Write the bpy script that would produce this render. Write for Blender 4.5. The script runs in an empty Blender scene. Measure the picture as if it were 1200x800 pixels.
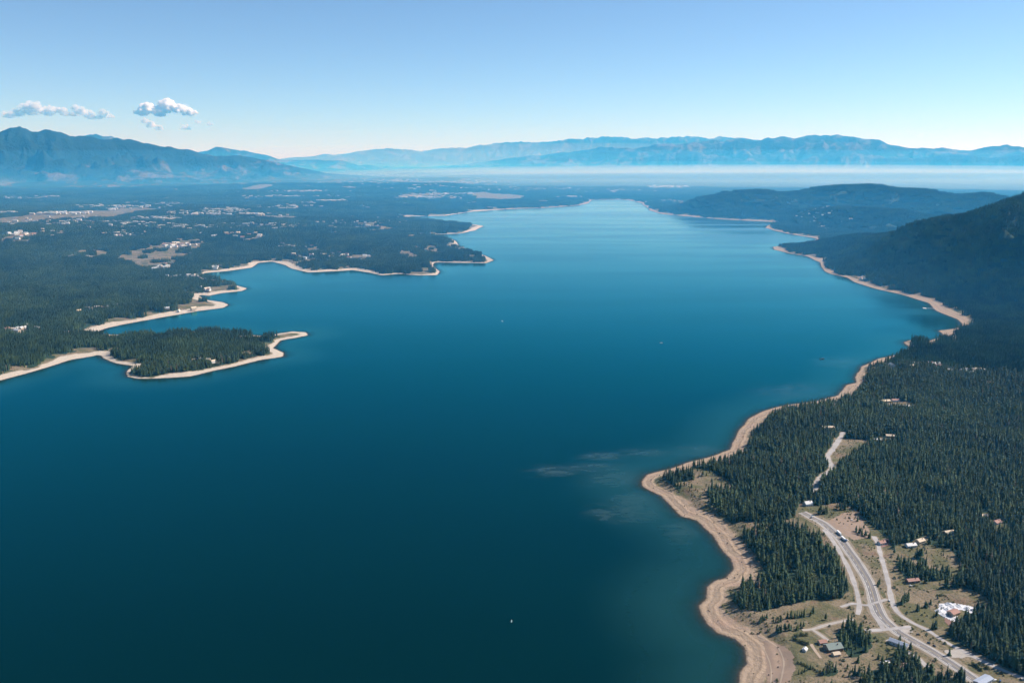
import bpy, math, random
import numpy as np
R = math.radians
scene = bpy.context.scene
C = scene.collection
random.seed(7)
rng = np.random.default_rng(11)

# ---------------------------------------------------------------- camera, world, sun, exposure
CAM_H = 600.0
PITCH = R(12.1)
cam = bpy.data.cameras.new('camera'); cam_o = bpy.data.objects.new('camera', cam); C.objects.link(cam_o)
cam.sensor_width = 36; cam.lens = 30.0; cam.clip_start = 1.0; cam.clip_end = 250000
cam_o.location = (0, 0, CAM_H); cam_o.rotation_euler = (math.pi/2 - PITCH, 0, 0)
scene.camera = cam_o

SUN_AZ, SUN_EL = R(72), R(42)          # azimuth measured from the view direction towards the right
world = bpy.data.worlds.new('World'); scene.world = world; world.use_nodes = True
wn = world.node_tree.nodes; wl = world.node_tree.links
sky = wn.new('ShaderNodeTexSky'); sky.sky_type = 'NISHITA'; sky.sun_disc = False
sky.sun_elevation = SUN_EL; sky.sun_rotation = SUN_AZ
sky.altitude = 4500; sky.air_density = 1.0; sky.dust_density = 0.3; sky.ozone_density = 3.0
wl.new(sky.outputs[0], wn['Background'].inputs[0]); wn['Background'].inputs[1].default_value = 0.082
sun = bpy.data.lights.new('sun', 'SUN'); sun_o = bpy.data.objects.new('sun', sun); C.objects.link(sun_o)
sun.energy = 4.1; sun.angle = R(0.5); sun.color = (1.0, 0.96, 0.915)
sun_o.rotation_euler = (math.pi/2 - SUN_EL, 0, -SUN_AZ + math.pi)
sun_o.location = (3000, 800, 2200)
scene.view_settings.view_transform = 'Standard'; scene.view_settings.look = 'None'
scene.view_settings.exposure = 0.85; scene.view_settings.gamma = 1.0
cy = scene.cycles
cy.max_bounces = 18; cy.diffuse_bounces = 2; cy.glossy_bounces = 2; cy.transmission_bounces = 2
cy.volume_bounces = 16; cy.transparent_max_bounces = 8
cy.use_denoising = True
cy.use_adaptive_sampling = True; cy.adaptive_threshold = 0.01

# ---------------------------------------------------------------- numbers: pixels <-> ground, noise
F = 1000.0
def ray(px, py):
    px = np.asarray(px, float); py = np.asarray(py, float)
    u = (px - 600)/F; v = (400 - py)/F
    return u, np.cos(PITCH) + v*np.sin(PITCH), -np.sin(PITCH) + v*np.cos(PITCH)
def at_z(px, py, z=0.0):
    dx, dy, dz = ray(px, py); t = (np.asarray(z) - CAM_H)/dz
    return dx*t, dy*t
def at_r(px, py, r):
    dx, dy, dz = ray(px, py); t = np.asarray(r, float)/np.hypot(dx, dy)
    return dx*t, dy*t, CAM_H + dz*t
def project(x, y, z):
    zz = z - CAM_H
    dep = y*np.cos(PITCH) - zz*np.sin(PITCH); up = y*np.sin(PITCH) + zz*np.cos(PITCH)
    return 600 + F*x/dep, 400 - F*up/dep

def _hash(ix, iy, seed):
    h = (ix.astype(np.int64)*374761393 + iy.astype(np.int64)*668265263 + seed*1442695041) & 0xffffffff
    h = ((h ^ (h >> 13))*1274126177) & 0xffffffff
    h = (h ^ (h >> 16))
    return (h & 0xffff)/65535.0
def vnoise(x, y, seed=0):
    ix = np.floor(x); iy = np.floor(y); fx = x-ix; fy = y-iy
    fx = fx*fx*fx*(fx*(fx*6-15)+10); fy = fy*fy*fy*(fy*(fy*6-15)+10)
    a = _hash(ix, iy, seed); b = _hash(ix+1, iy, seed); c = _hash(ix, iy+1, seed); d = _hash(ix+1, iy+1, seed)
    return (a*(1-fx)+b*fx)*(1-fy) + (c*(1-fx)+d*fx)*fy
def fbm(x, y, L, oct=4, seed=0):
    s = np.zeros(np.shape(x)); a = 0.5; n = 0
    for o in range(oct):
        s = s + a*vnoise(x/L + 17.3*o, y/L - 9.1*o, seed+o); n += a; a *= .5; L /= 2.03
    return s/n
def sstep(a, b, x):
    t = np.clip((x-a)/(b-a), 0, 1); return t*t*(3-2*t)

# ---------------------------------------------------------------- the shoreline of the lake
SHORE_RIGHT = [(905,905),(872,850),(863,815),(864,798),(867,787),(874,778),(873,768),(871,759),(860,749),(840,742),(827,730),(820,720),(816,709),(825,700),
 (826,687),(835,680),(848,676),(857,666),(852,654),(845,647),(832,627),(815,610),(796,605),(785,593),(774,581),(762,575),(752,570),(751,564),(757,556),(785,549),
 (807,541),(830,535.6),(855,526.6),(858,517.6),(866,503),(879,488),(893,481),(906,477),(919,474.4),(950,471),(982,463),(991,451),(1005,448.5),(1003,442),(1009,429.5),
 (1030,420),(1060,412),(1066,407),(1057,401),(1066,398),(1088,400),(1106,394),(1097,387),(1121,385),(1128,380),(1122,374),(1097,364),(1087,355),(1055,345),(1027,339),
 (1002,331),(992,325),(972,321),(965,317.5),(962,307.5),(945,300),(925,297),(907,292.5),(905,289),(930,287),(955,282),(958,279.5),(924,274),(895,267),(906,261.5),
 (909,260),(855,257.6),(817,254.6),(778,251),(763,247),(755,241),(751,238),(733,234)]
SHORE_LEFT = [(693,234),(690,238),(680,240.6),(633,244),(597,245),(553,248),(523,252.6),(480,253.5),(478,256),(513,258.5),(553,263),(568,265),(558,270),(540,273.5),(510,275),
 (522,278),(532,281),(538,288),(552,294),(570,300),(580,305),(570,308.5),(540,308),(510,307.5),(508,311),(517,318),(513,322.7),(490,322.7),(467,321),(447,322.7),(433,319.5),(413,316.5),(393,318),
 (360,319.5),(340,315),(333,311),(318,306.5),(303,308),(297,313.6),(267,317.5),(238,320),(236,324),(258,328),(281,335.5),(290,338),(284,341),(261,343.5),(245,347),(235,346),
 (243,351),(262,354),(269,357),(263,360.6),(232,364.5),(207,369),(178,374),(145,380),(124,385),(114,389),(117,391),(128,392),(160,392),(200,391),(227,388),(258,386.5),(284,391),(311,394),(327,390.5),
 (342,388.5),(357,389.5),(360,393),(345,396),(329,399),(321,408),(333,413),(333,418),(308,421.5),(277,429),(247,435.3),(222,441),(185,443.5),(160,443.5),(148,441.5),(148,435),(154,429),(136,426),
 (123,421),(114,416.5),(86,421.5),(55,430.5),(31,438),(0,446),(-70,468),(-200,505),(-420,560)]
shr = [tuple(float(c) for c in at_z(*p)) for p in SHORE_RIGHT]
shl = [tuple(float(c) for c in at_z(*p)) for p in SHORE_LEFT]
LAKE = np.array(shr + shl + [(-2600,700),(-3500,-1500),(-800,-3500),(1200,-2500),(700,-200)])

def poly_sd(x, y, P):                  # signed distance, negative inside polygon P
    d2 = np.full(x.shape, 1e18); ins = np.zeros(x.shape, bool)
    n = len(P)
    for i in range(n):
        x0, y0 = P[i]; x1, y1 = P[(i+1) % n]
        ex, ey = x1-x0, y1-y0; L2 = ex*ex+ey*ey + 1e-9
        t = np.clip(((x-x0)*ex + (y-y0)*ey)/L2, 0, 1)
        dx = x-x0-t*ex; dy = y-y0-t*ey
        np.minimum(d2, dx*dx+dy*dy, out=d2)
        if y0 != y1:
            c = ((y0 > y) != (y1 > y)) & (x < ex*(y-y0)/(ey if ey else 1e-9) + x0)
            ins ^= c
    d = np.sqrt(d2)
    return np.where(ins, -d, d)
def inside(x, y, P):
    ins = np.zeros(x.shape, bool); n = len(P)
    for i in range(n):
        x0, y0 = P[i]; x1, y1 = P[(i+1) % n]
        if y0 != y1: ins ^= ((y0 > y) != (y1 > y)) & (x < (x1-x0)*(y-y0)/(y1-y0) + x0)
    return ins
def shore_sd(x, y):
    r = np.hypot(x, y); amp = np.clip(r*0.003, 3, 26)
    s = poly_sd(x, y, LAKE)
    return s + amp*2*(fbm(x, y, 90, 3, 5)-.5)*(r < 3500) + amp*2*(fbm(x, y, 420, 4, 6)-.5)*(r >= 3500)
def beach_w(x, y):
    r = np.hypot(x, y)
    n = fbm(x, y, 260, 3, 21)
    return np.where(r < 2100, 8 + 24*n + 24*fbm(x, y, 75, 3, 22), 5 + 46*sstep(.25, .8, n) + 26*(fbm(x, y, 85, 3, 23)-.5) + r*0.0012)

# ---------------------------------------------------------------- hills and mountain ranges, given by their crests
def crest(pts, r=None): return [tuple(float(c) for c in at_r(p[0], p[1], p[2] if len(p) > 2 else r)) for p in pts]
RIDGES = [
 (crest([(1500,180,6400),(1360,196,5600),(1260,214,5150),(1200,231,5000),(1140,253,5200),(1090,265,5600),(1040,278,6000)]), 1500, 'hill', 31),
 (crest([(1210,236,4900),(1120,292,4300)]), 700, 'hill', 32),
 (crest([(770,243,9600),(797,236,9800),(847,229,10000),(866,224,10100),(893,223,10100),(914,226.5,10200),(943,224.5,10300),(958,220,10400),(985,218,10400),(1024,217,10300),
         (1047,221.5,10100),(1077,222,10000),(1096,228,9900),(1123,229,9900),(1154,227,9800),(1172,232,9700),(1230,238,9600)]), 1500, 'hill', 33),
 (crest([(870,240,8900),(960,243,8600),(1050,246,8200)]), 900, 'hill', 34),
 (crest([(-420,160),(-300,140),(-200,165),(-90,148),(0,151),(23,147),(37,152),(60,150.7),(83,158),(117,163),(153,160.7),(177,168),(217,175),(253,181.5),(283,183),(317,188),(350,195),(383,203)], 24000), 4600, 'mountain', 35),
 (crest([(60,166),(95,160),(115,157.5),(130,160),(200,180),(233,177),(250,172.5),(275,175),(300,179),(330,187),(400,188)], 40000), 5000, 'mountain', 36),
 (crest([(330,186),(400,180),(433,176),(453,174),(493,176.7),(543,173),(593,166),(633,166),(673,163),(717,161.7),(743,161.7),(774,161.4),(801,160.5),(863,162),(930,165)], 56500), 6000, 'mountain', 37),
 (crest([(600,189),(650,185),(690,178),(740,172.5),(790,168),(847,164.5),(878,161.8),(893,163.7),(912,157.6),(932,160),(950,158.5),(970,156.8),(1004,161.4),(1039,166.4),(1066,171.4),(1085,172.5),
         (1108,174),(1139,176),(1162,172),(1181,169),(1200,173),(1260,165),(1350,172),(1450,160)], 42000), 6500, 'mountain', 38),
 (crest([(560,190),(600,184),(640,180),(680,176),(705,171),(735,174),(760,172),(790,176),(830,182)], 47000), 4500, 'mountain', 41),
 (crest([(700,191,39000),(740,184,38500),(775,178,38500),(805,176,38300),(850,183,38000),(880,188,37500)]), 2600, 'mountain', 39),
 (crest([(1040,190),(1090,182),(1120,178),(1160,183),(1210,176),(1260,184)], 36500), 2600, 'mountain', 42),
 (crest([(930,188,37000),(990,176,37500),(1040,184,37000),(1110,186,36500),(1200,183,37000)]), 3000, 'mountain', 40),
]
def ridge_h(x, y):
    best = np.zeros(x.shape); mt = np.zeros(x.shape)
    r = np.hypot(x, y)
    for pts, w, kind, seed in RIDGES:
        L = w*0.55
        n1 = fbm(x, y, L, 5, seed); rid = 1-np.abs(2*fbm(x, y, L*.5, 4, seed+50)-1)*1.5
        bx = np.array([p[0] for p in pts]); by = np.array([p[1] for p in pts])
        m = (x > bx.min()-w*1.6) & (x < bx.max()+w*1.6) & (y > by.min()-w*1.6) & (y < by.max()+w*1.6)
        if not m.any(): continue
        xm, ym = x[m], y[m]; h = np.zeros(xm.shape); rn = rid[m]; nn = n1[m]
        dmin = np.full(xm.shape, 1e18); zc = np.zeros(xm.shape)
        for (x0,y0,z0),(x1,y1,z1) in zip(pts[:-1], pts[1:]):
            ex, ey = x1-x0, y1-y0; t = np.clip(((xm-x0)*ex+(ym-y0)*ey)/(ex*ex+ey*ey), 0, 1)
            d = np.hypot(xm-x0-t*ex, ym-y0-t*ey); z = z0+(z1-z0)*t
            k = d < dmin; dmin = np.where(k, d, dmin); zc = np.where(k, z, zc)
        t = dmin/w
        if kind == 'mountain': zc = zc*(1 + .09*(fbm(xm, ym, w*.22, 4, seed+80)-.5) + .16*(fbm(xm, ym, w*.075, 3, seed+90)-.5))
        t = np.clip(t*(1 + (nn-.5)*.9*sstep(0, .4, t)), 0, 1)
        cut = .80 if kind == 'mountain' else .5
        carve = 1 - cut*np.clip(1.15*(1-rn)**.8, 0, 1)*sstep(.0, .24, t)
        prof = ((1-t)**1.25 if kind == 'mountain' else 1-sstep(0, 1, t))*carve
        h = zc*prof
        b = best[m]; best[m] = np.maximum(b, h)
        if kind == 'mountain': q = mt[m]; mt[m] = np.maximum(q, sstep(0, 250, h))
    return best, mt
def land(x, y):
    x = np.atleast_1d(np.asarray(x, float)); y = np.atleast_1d(np.asarray(y, float))
    sd = shore_sd(x, y); bw = beach_w(x, y)
    z = np.where(sd < 0, np.maximum(sd*0.075, -14), 0.0)
    l = np.maximum(sd, 0)
    b = np.minimum(l, bw); terr = b*0.10 + 0.35*np.sin(b*0.42)*sstep(2, 12, b)
    z = z + terr + 5.5*sstep(0, 1, (l-bw)/28) + np.minimum(np.maximum(l-bw-20, 0)*0.012, 45)
    z = z + (fbm(x, y, 520, 4, 8)-.5)*22*sstep(0, 380, l-bw) + (fbm(x, y, 60, 3, 9)-.5)*1.6*sstep(0, 30, l-bw)
    z = z + sstep(250, 1800, l)*sstep(300, -1500, x)*(fbm(x, y, 1500, 4, 12)**1.5)*120
    rh, mt = ridge_h(x, y)
    rh = rh*sstep(0, 500, l)
    z = np.where(rh > 1, np.maximum(z, rh), z)
    return z, sd, bw, mt
def ground(px, py):                    # the spot of the terrain seen at a pixel
    px = np.atleast_1d(np.asarray(px, float)); py = np.atleast_1d(np.asarray(py, float))
    z = np.full(px.shape, 8.0)
    for i in range(9):
        x, y = at_z(px, py, z); zn = land(x, y)[0]; z = z*.3 + zn*.7
    x, y = at_z(px, py, z)
    return x, y, land(x, y)[0]
def gpoly(pts):
    a = np.array(pts, float); x, y, z = ground(a[:,0], a[:,1]); return np.stack([x, y], 1)

# ---------------------------------------------------------------- what covers the land: forest, open ground, roads
OPEN_NEAR = gpoly([(735,570),(752,556),(788,550),(812,558),(842,570),(853,583),(838,605),(845,615),(880,611),(905,613),(930,606),(938,588),(960,592),(985,588),(1005,597),(1018,613),(1037,628),
  (1047,645),(1050,662),(1062,680),(1085,690),(1112,688),(1135,690),(1157,700),(1163,711),(1150,717),(1118,729),(1110,744),(1128,756),(1152,768),(1177,781),(1203,795),(1260,832),(1260,940),(700,940)])
GROVES = [gpoly(p) for p in [
  [(862,637),(872,626),(890,619),(920,618),(948,622),(962,634),(974,648),(982,662),(990,675),(994,690),(985,702),(960,702),(935,705),(905,713),(890,716),(868,714),(859,704),(870,694),(868,683),(877,675),(880,660),(889,650)],
  [(978,742),(1000,728),(1013,742),(1022,755),(1022,768),(996,770),(986,758)],
  [(1000,772),(1024,757),(1040,762),(1058,766),(1072,778),(1090,790),(1128,796),(1140,815),(1160,860),(930,860),(943,806),(968,786)]]]
THIN = gpoly([(1047,640),(1075,632),(1110,640),(1125,655),(1120,685),(1085,690),(1062,680),(1050,662)])
TIP = gpoly([(775,560),(790,546),(815,545),(850,560),(880,585),(850,600),(800,580)])
CLEAR = [gpoly(p) for p in [
  [(977,513),(1000,514),(1022,516),(1002,530),(990,540),(975,548),(970,540)],
  [(960,498),(982,500),(980,506),(962,504)], [(1030,467),(1052,468),(1075,474),(1072,478),(1040,476)], [(1022,513),(1050,509),(1048,517),(1024,520)],
  [(1060,640),(1070,634),(1088,626),(1092,634),(1075,644)], [(1103,622),(1120,621),(1116,632),(1104,632)], [(1158,608),(1175,608),(1184,618),(1166,624)],[(1146,602),(1158,600),(1156,608),(1146,608)],
  [(127,303),(150,294),(175,290),(202,284),(232,280),(244,286),(222,299),(204,312),(195,318),(180,318),(152,311),(143,306)],
  [(0,277),(25,281),(50,279),(60,276),(62,279),(35,285),(0,286)], [(12,388),(30,385),(45,390),(25,394),(8,393)], [(118,377),(130,372),(134,378)],
  [(600-195,300),(430,298),(445,301),(425,306),(405,305)],[(60,270),(78,269),(76,275),(62,276)]]]
# roads: name, pixels of the centre line, half width
ROADS = {
 'highway': ([(940,600),(953,607),(963,612),(975,622),(985,632),(995,646),(1003,657),(1010,668),(1017,680),(1022,693),(1026,707),(1033,722),(1044,733),(1057,743),(1080,756),(1102,769),(1125,784),(1146,799),(1200,840),(1260,890)], 9.0),
 'frontage_road': ([(1024,628),(1029,638),(1032,650),(1037,667),(1041,683),(1045,703),(1051,716),(1065,727),(1085,737),(1105,750),(1120,758),(1139,768),(1164,780),(1188,790),(1220,803),(1300,838)], 3.4),
 'service_road': ([(966,620),(975,632),(985,648),(995,667),(1001,683),(1005,697),(1007,710),(1005,720)], 3.2),
 'crossing_road': ([(985,711),(1000,707),(1015,709),(1026,706),(1040,702)], 2.3),
 'crossroad': ([(1014,739),(1030,738),(1050,736),(1068,734)], 3.0),
 'slip_road': ([(1019,706),(1024,720),(1031,730),(1036,738)], 2.6),
 'lane': ([(940,738),(952,737),(972,731),(1000,725)], 2.2),
 'driveway': ([(953,738),(962,744),(971,751)], 2.4),
 'side_track': ([(950,754),(956,763),(962,771)], 2.0),
 'forest_road': ([(988,506),(984,514),(977,525),(970,535),(975,548),(966,556),(958,564),(955,578)], 5.0),
 'beach_track': ([(888,745),(900,750.5),(910,757),(915,764),(918.5,776),(917,788),(914,802)], .9),
 'shore_track': ([(893,756),(898,766),(902,776),(904,788),(903,803)], .8),
 'park_road': ([(1040,749),(1050,756),(1062,763),(1074,770),(1092,786)], 3.2),
}
def spline(P, step=5.0):
    P = np.asarray(P, float); out = []
    Q = np.vstack([2*P[0]-P[1], P, 2*P[-1]-P[-2]])
    for i in range(1, len(Q)-2):
        n = max(2, int(np.hypot(*(Q[i+1]-Q[i]))/step))
        for k in range(n):
            t = k/n
            out.append(.5*((2*Q[i]) + (-Q[i-1]+Q[i+1])*t + (2*Q[i-1]-5*Q[i]+4*Q[i+1]-Q[i+2])*t*t + (-Q[i-1]+3*Q[i]-3*Q[i+1]+Q[i+2])*t**3))
    out.append(Q[-2]); return np.array(out)
ROADW = {k: spline(gpoly(p)) for k, (p, w) in ROADS.items()}
def road_dist(x, y):                   # distance to the edge of the nearest road
    d = np.full(x.shape, 1e9)
    for k, (p, w) in ROADS.items():
        S = ROADW[k]
        bx0, by0 = S.min(0)-60; bx1, by1 = S.max(0)+60
        m = (x > bx0) & (x < bx1) & (y > by0) & (y < by1)
        if not m.any(): continue
        xm, ym = x[m], y[m]; dm = np.full(xm.shape, 1e9)
        for a, b in zip(S[:-1:2], S[2::2]) if len(S) > 4 else zip(S[:-1], S[1:]):
            e = b-a; t = np.clip(((xm-a[0])*e[0]+(ym-a[1])*e[1])/(e@e+1e-9), 0, 1)
            dm = np.minimum(dm, np.hypot(xm-a[0]-t*e[0], ym-a[1]-t*e[1]))
        d[m] = np.minimum(d[m], dm-w)
    return d
def forest(x, y, sd, bw, mt):          # 0 open .. 1 dense
    r = np.hypot(x, y)
    f = np.ones(x.shape)
    n = fbm(x*1.0, y*.45, 230, 4, 61); left = sstep(200, -600, x - (y-3000)*.02)
    spk = sstep(.40, .56, fbm(x, y, 75, 3, 64))
    f *= 1 - sstep(.56, .62, n)*sstep(3000, 5500, r)*left*.95*spk
    n2 = fbm(x, y*.5, 1300, 4, 62)
    f *= 1 - sstep(.70, .76, n2)*sstep(6500, 9000, r)*sstep(2500, 0, x)*.9
    n3 = fbm(x, y*.6, 160, 3, 66)
    f *= 1 - sstep(.735, .77, n3)*sstep(2600, 3000, r)*sstep(3700, 3300, r)*(x > 0)*.9
    f *= 1 - .92*sstep(.50, .60, fbm(x, y, 48, 3, 67))*sstep(150, 25, sd-bw)*(r > 2600)
    near = r < 2600
    if near.any():
        xm, ym = x[near], y[near]; fm = f[near]
        o = inside(xm, ym, OPEN_NEAR); fm[o] = 0.0
        tn = fbm(xm, ym, 55, 3, 63)
        for i, g in enumerate(GROVES):
            q = inside(xm, ym, g); fm[q] = 1.0 if i < 2 else np.where(tn[q] > .43, 1.0, .12)
        q = inside(xm, ym, THIN); fm[q] = np.where(tn[q] > .46, .9, .12)
        q = inside(xm, ym, TIP); fm[q] = np.where(tn[q] > .36, .8, .1)
        f[near] = fm
    for c in CLEAR:
        q = inside(x, y, c); f[q] = np.where((fbm(x[q], y[q], 60, 3, 65) > .70) & (r[q] > 3000), 1.0, 0.0)
    f *= sstep(2, 14, sd-bw)
    return f

# ---------------------------------------------------------------- materials
def mat(name):
    m = bpy.data.materials.new(name); m.use_nodes = True
    return m, m.node_tree.nodes, m.node_tree.links, m.node_tree.nodes['Principled BSDF']
class NT:
    def __init__(s, m): s.m, s.n, s.l, s.b = m
    def new(s, t, **k):
        o = s.n.new('ShaderNode'+t)
        for a, v in k.items(): setattr(o, a, v)
        return o
    def put(s, sock, v):
        if hasattr(v, 'links') or isinstance(v, bpy.types.NodeSocket): s.l.new(v, sock)
        elif v is not None: sock.default_value = (*v, 1) if isinstance(v, tuple) and len(v) == 3 and sock.type == 'RGBA' else v
    def noise(s, vec, scale, detail=4, rough=.55, dist=0):
        o = s.new('TexNoise'); s.put(o.inputs['Vector'], vec); o.inputs['Scale'].default_value = scale
        o.inputs['Detail'].default_value = detail; o.inputs['Roughness'].default_value = rough; o.inputs['Distortion'].default_value = dist
        return o.outputs['Fac']
    def math(s, op, a, b=None, c=None, clamp=False):
        o = s.new('Math', operation=op); o.use_clamp = clamp
        for i, v in enumerate((a, b, c)):
            if v is not None: s.put(o.inputs[i], v)
        return o.outputs[0]
    def ramp(s, v, a, b, lo=0.0, hi=1.0):
        o = s.new('MapRange', interpolation_type='SMOOTHSTEP'); s.put(o.inputs[0], v)
        for i, q in enumerate((a, b, lo, hi)): o.inputs[1+i].default_value = q
        return o.outputs[0]
    def mix(s, f, a, b):
        o = s.new('Mix', data_type='RGBA'); s.put(o.inputs[0], f); s.put(o.inputs[6], a); s.put(o.inputs[7], b); return o.outputs[2]
    def attr(s, name): return s.new('Attribute', attribute_name=name).outputs['Fac']
    def pos(s): return s.new('NewGeometry').outputs['Position']
    def bump(s, h, strength, dist):
        o = s.new('Bump'); s.put(o.inputs['Height'], h); o.inputs['Strength'].default_value = strength; o.inputs['Distance'].default_value = dist
        s.l.new(o.outputs[0], s.b.inputs['Normal'])
def plain(name, col, rough=.8, metal=0, var=.12, scale=.6):
    t = NT(mat(name)); n = t.noise(t.pos(), scale, 3)
    c = t.mix(n, tuple(v*(1-var) for v in col), tuple(min(1, v*(1+var)) for v in col))
    t.put(t.b.inputs['Base Color'], c); t.b.inputs['Roughness'].default_value = rough; t.b.inputs['Metallic'].default_value = metal
    return t.m

def terrain_material():
    t = NT(mat('terrain')); P = t.pos()
    sd, bw, op, mt = t.attr('shore'), t.attr('beach'), t.attr('open'), t.attr('mountain')
    nf = t.noise(P, .11, 5, .65); nm = t.noise(P, .018, 4, .6); nl = t.noise(P, .0023, 5, .6); nx = t.noise(P, .45, 3, .6)
    olive = t.mix(nf, (.06,.065,.028), (.16,.14,.068)); tan = t.mix(nf, (.15,.11,.07), (.27,.21,.14))
    openc = t.mix(t.ramp(nm, .40, .58), olive, tan)
    openc = t.mix(t.math('MULTIPLY', t.ramp(t.noise(P, .027, 3, .6), .55, .7), .55), openc, (.19,.105,.072))
    openc = t.mix(t.math('MULTIPLY', t.ramp(nx, .54, .64), .75), openc, (.05,.055,.03))
    openc = t.mix(t.math('MULTIPLY', t.ramp(t.noise(P, .2, 5, .7), .52, .66), .6), openc, (.075,.08,.038))
    canopy = t.mix(t.noise(P, .05, 4, .7), (.007,.024,.013), (.030,.052,.026))
    canopy = t.mix(t.math('MULTIPLY', nl, .5), canopy, (.030,.047,.028))
    edge = t.math('ADD', op, t.math('MULTIPLY', t.math('SUBTRACT', nf, .5), .5))
    land_c = t.mix(t.ramp(edge, .35, .65), canopy, openc)
    # mountain flanks: dry grass between the woods
    dry = t.mix(nf, (.09,.08,.06), (.17,.14,.105))
    mg = t.ramp(t.math('ADD', t.noise(P, .0011, 6, .7), t.math('MULTIPLY', t.attr('dry'), .16)), .66, .76)
    mc = t.mix(mg, t.mix(t.noise(P, .004, 5, .7), (.007,.022,.018), (.020,.038,.028)), dry)
    land_c = t.mix(mt, land_c, mc)
    # beach: strand lines follow the falling water level
    wob = t.math('ADD', sd, t.math('MULTIPLY', t.noise(P, .05, 3), 9))
    lines = t.math('SINE', t.math('MULTIPLY', wob, .85)); lines2 = t.math('SINE', t.math('MULTIPLY', wob, .33))
    sand = t.mix(nf, (.27,.195,.135), (.41,.31,.22))
    sand = t.mix(t.math('MULTIPLY', t.ramp(lines, .2, .95), .35), sand, (.20,.145,.10))
    sand = t.mix(t.math('MULTIPLY', t.ramp(lines2, .6, 1.0), .4), sand, (.17,.125,.085))
    sand = t.mix(t.math('MULTIPLY', t.ramp(nx, .6, .68), .5), sand, (.15,.12,.09))
    sand = t.mix(t.math('MULTIPLY', t.ramp(nm, .45, .7), .4), sand, (.33,.21,.16))
    sx = t.new('SeparateXYZ'); t.l.new(P, sx.inputs[0])
    sand = t.mix(t.math('MULTIPLY', t.ramp(sx.outputs[0], 250, -450), .75), sand, t.mix(nf, (.42,.36,.29), (.60,.53,.44)))
    wet_shade = t.ramp(t.math('ADD', sd, t.math('MULTIPLY', t.math('SUBTRACT', nf, .5), 5)), 1.0, 5.0)
    sand = t.mix(wet_shade, (.030,.028,.022), sand)  # wet sand at the waterline, with the dark rim's shadow painted in
    sand = t.mix(t.ramp(sd, -1.5, 0.5), (.020,.030,.024), sand)
    lim = t.math('SUBTRACT', t.math('SUBTRACT', sd, bw), t.math('MULTIPLY', t.math('SUBTRACT', t.noise(P, .06, 4, .6), .5), 26))
    land_c = t.mix(t.ramp(lim, -3, 5), sand, land_c)
    t.put(t.b.inputs['Base Color'], land_c); t.b.inputs['Roughness'].default_value = .95
    t.b.inputs['Specular IOR Level'].default_value = .15
    hb = t.math('ADD', t.math('MULTIPLY', t.noise(P, .035, 6, .75), 9), t.math('MULTIPLY', t.noise(P, .0016, 6, .72), t.math('MULTIPLY', mt, 650)))
    t.bump(hb, .55, 1.0)
    return t.m
def water_material():
    t = NT(mat('water')); P = t.pos()
    dep = t.attr('depth'); sh = t.attr('shoal')
    mp = t.new('Mapping'); t.put(mp.inputs['Vector'], P); mp.inputs['Scale'].default_value = (.8, 1.9, 1); mp.inputs['Rotation'].default_value = (0,0,R(12))
    wisp = t.noise(mp.outputs[0], .022, 6, .68, 1.4)
    body = t.mix(t.noise(P, .0009, 3), (.0001,.0068,.0028), (.0002,.0094,.0042))
    wm = t.math('ADD', t.math('MULTIPLY', sh, .75), t.math('MULTIPLY', t.math('SUBTRACT', wisp, .5), 2.4))
    body = t.mix(t.math('MULTIPLY', t.math('MULTIPLY', t.ramp(wm, .2, 1.2), sh), .50), body, (.06,.085,.08))
    near = t.ramp(dep, 13.0, 0.5)
    body = t.mix(t.math('MULTIPLY', near, .55), body, (.014,.058,.054))
    t.put(t.b.inputs['Base Color'], body); t.b.inputs['Specular IOR Level'].default_value = 0.0; t.b.inputs['Roughness'].default_value = 1.0
    ml = t.new('Mapping'); t.put(ml.inputs['Vector'], P); ml.inputs['Scale'].default_value = (.35, 1.7, 1); ml.inputs['Rotation'].default_value = (0,0,R(-14))
    slick = t.noise(ml.outputs[0], .0016, 5, .6, .6)
    gl = t.new('BsdfGlossy'); t.put(gl.inputs['Roughness'], t.ramp(slick, .38, .64, .25, .10))
    w = t.math('ADD', t.noise(P, .16, 3, .6), t.math('MULTIPLY', t.noise(P, .035, 3, .6), 2.0))
    t.bump(w, .10, 1.0); nrm = t.b.inputs['Normal'].links[0].from_socket; t.l.new(nrm, gl.inputs['Normal'])
    fr = t.new('Fresnel'); fr.inputs['IOR'].default_value = 1.333; t.l.new(nrm, fr.inputs['Normal'])
    t.put(gl.inputs['Color'], t.mix(t.ramp(fr.outputs[0], .20, .82), (.03,.82,.92), (.92,1.0,1.0)))
    surf = t.new('MixShader'); t.l.new(fr.outputs[0], surf.inputs[0]); t.l.new(t.b.outputs[0], surf.inputs[1]); t.l.new(gl.outputs[0], surf.inputs[2])
    tr = t.new('BsdfTransparent'); mx = t.new('MixShader')
    t.put(mx.inputs[0], t.math('SUBTRACT', 1.0, t.math('POWER', 2.718, t.math('MULTIPLY', dep, -1.3))))
    t.l.new(tr.outputs[0], mx.inputs[1]); t.l.new(surf.outputs[0], mx.inputs[2])
    out = t.n['Material Output']; t.l.new(mx.outputs[0], out.inputs['Surface'])
    return t.m
def foliage_material(name, a, b):
    t = NT(mat(name)); rnd = t.new('ObjectInfo').outputs['Random']
    n = t.noise(t.pos(), .35, 2); big = t.ramp(t.noise(t.pos(), .0065, 4, .6), .36, .66); huge = t.ramp(t.noise(t.pos(), .0016, 3, .6), .36, .64)
    f = t.math('ADD', t.math('MULTIPLY', rnd, .34), t.math('ADD', t.math('MULTIPLY', n, .10), t.math('ADD', t.math('MULTIPLY', big, .30), t.math('MULTIPLY', huge, .26))))
    t.put(t.b.inputs['Base Color'], t.mix(f, a, b)); t.b.inputs['Roughness'].default_value = .8
    t.b.inputs['Specular IOR Level'].default_value = .2
    return t.m
M = {}
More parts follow.
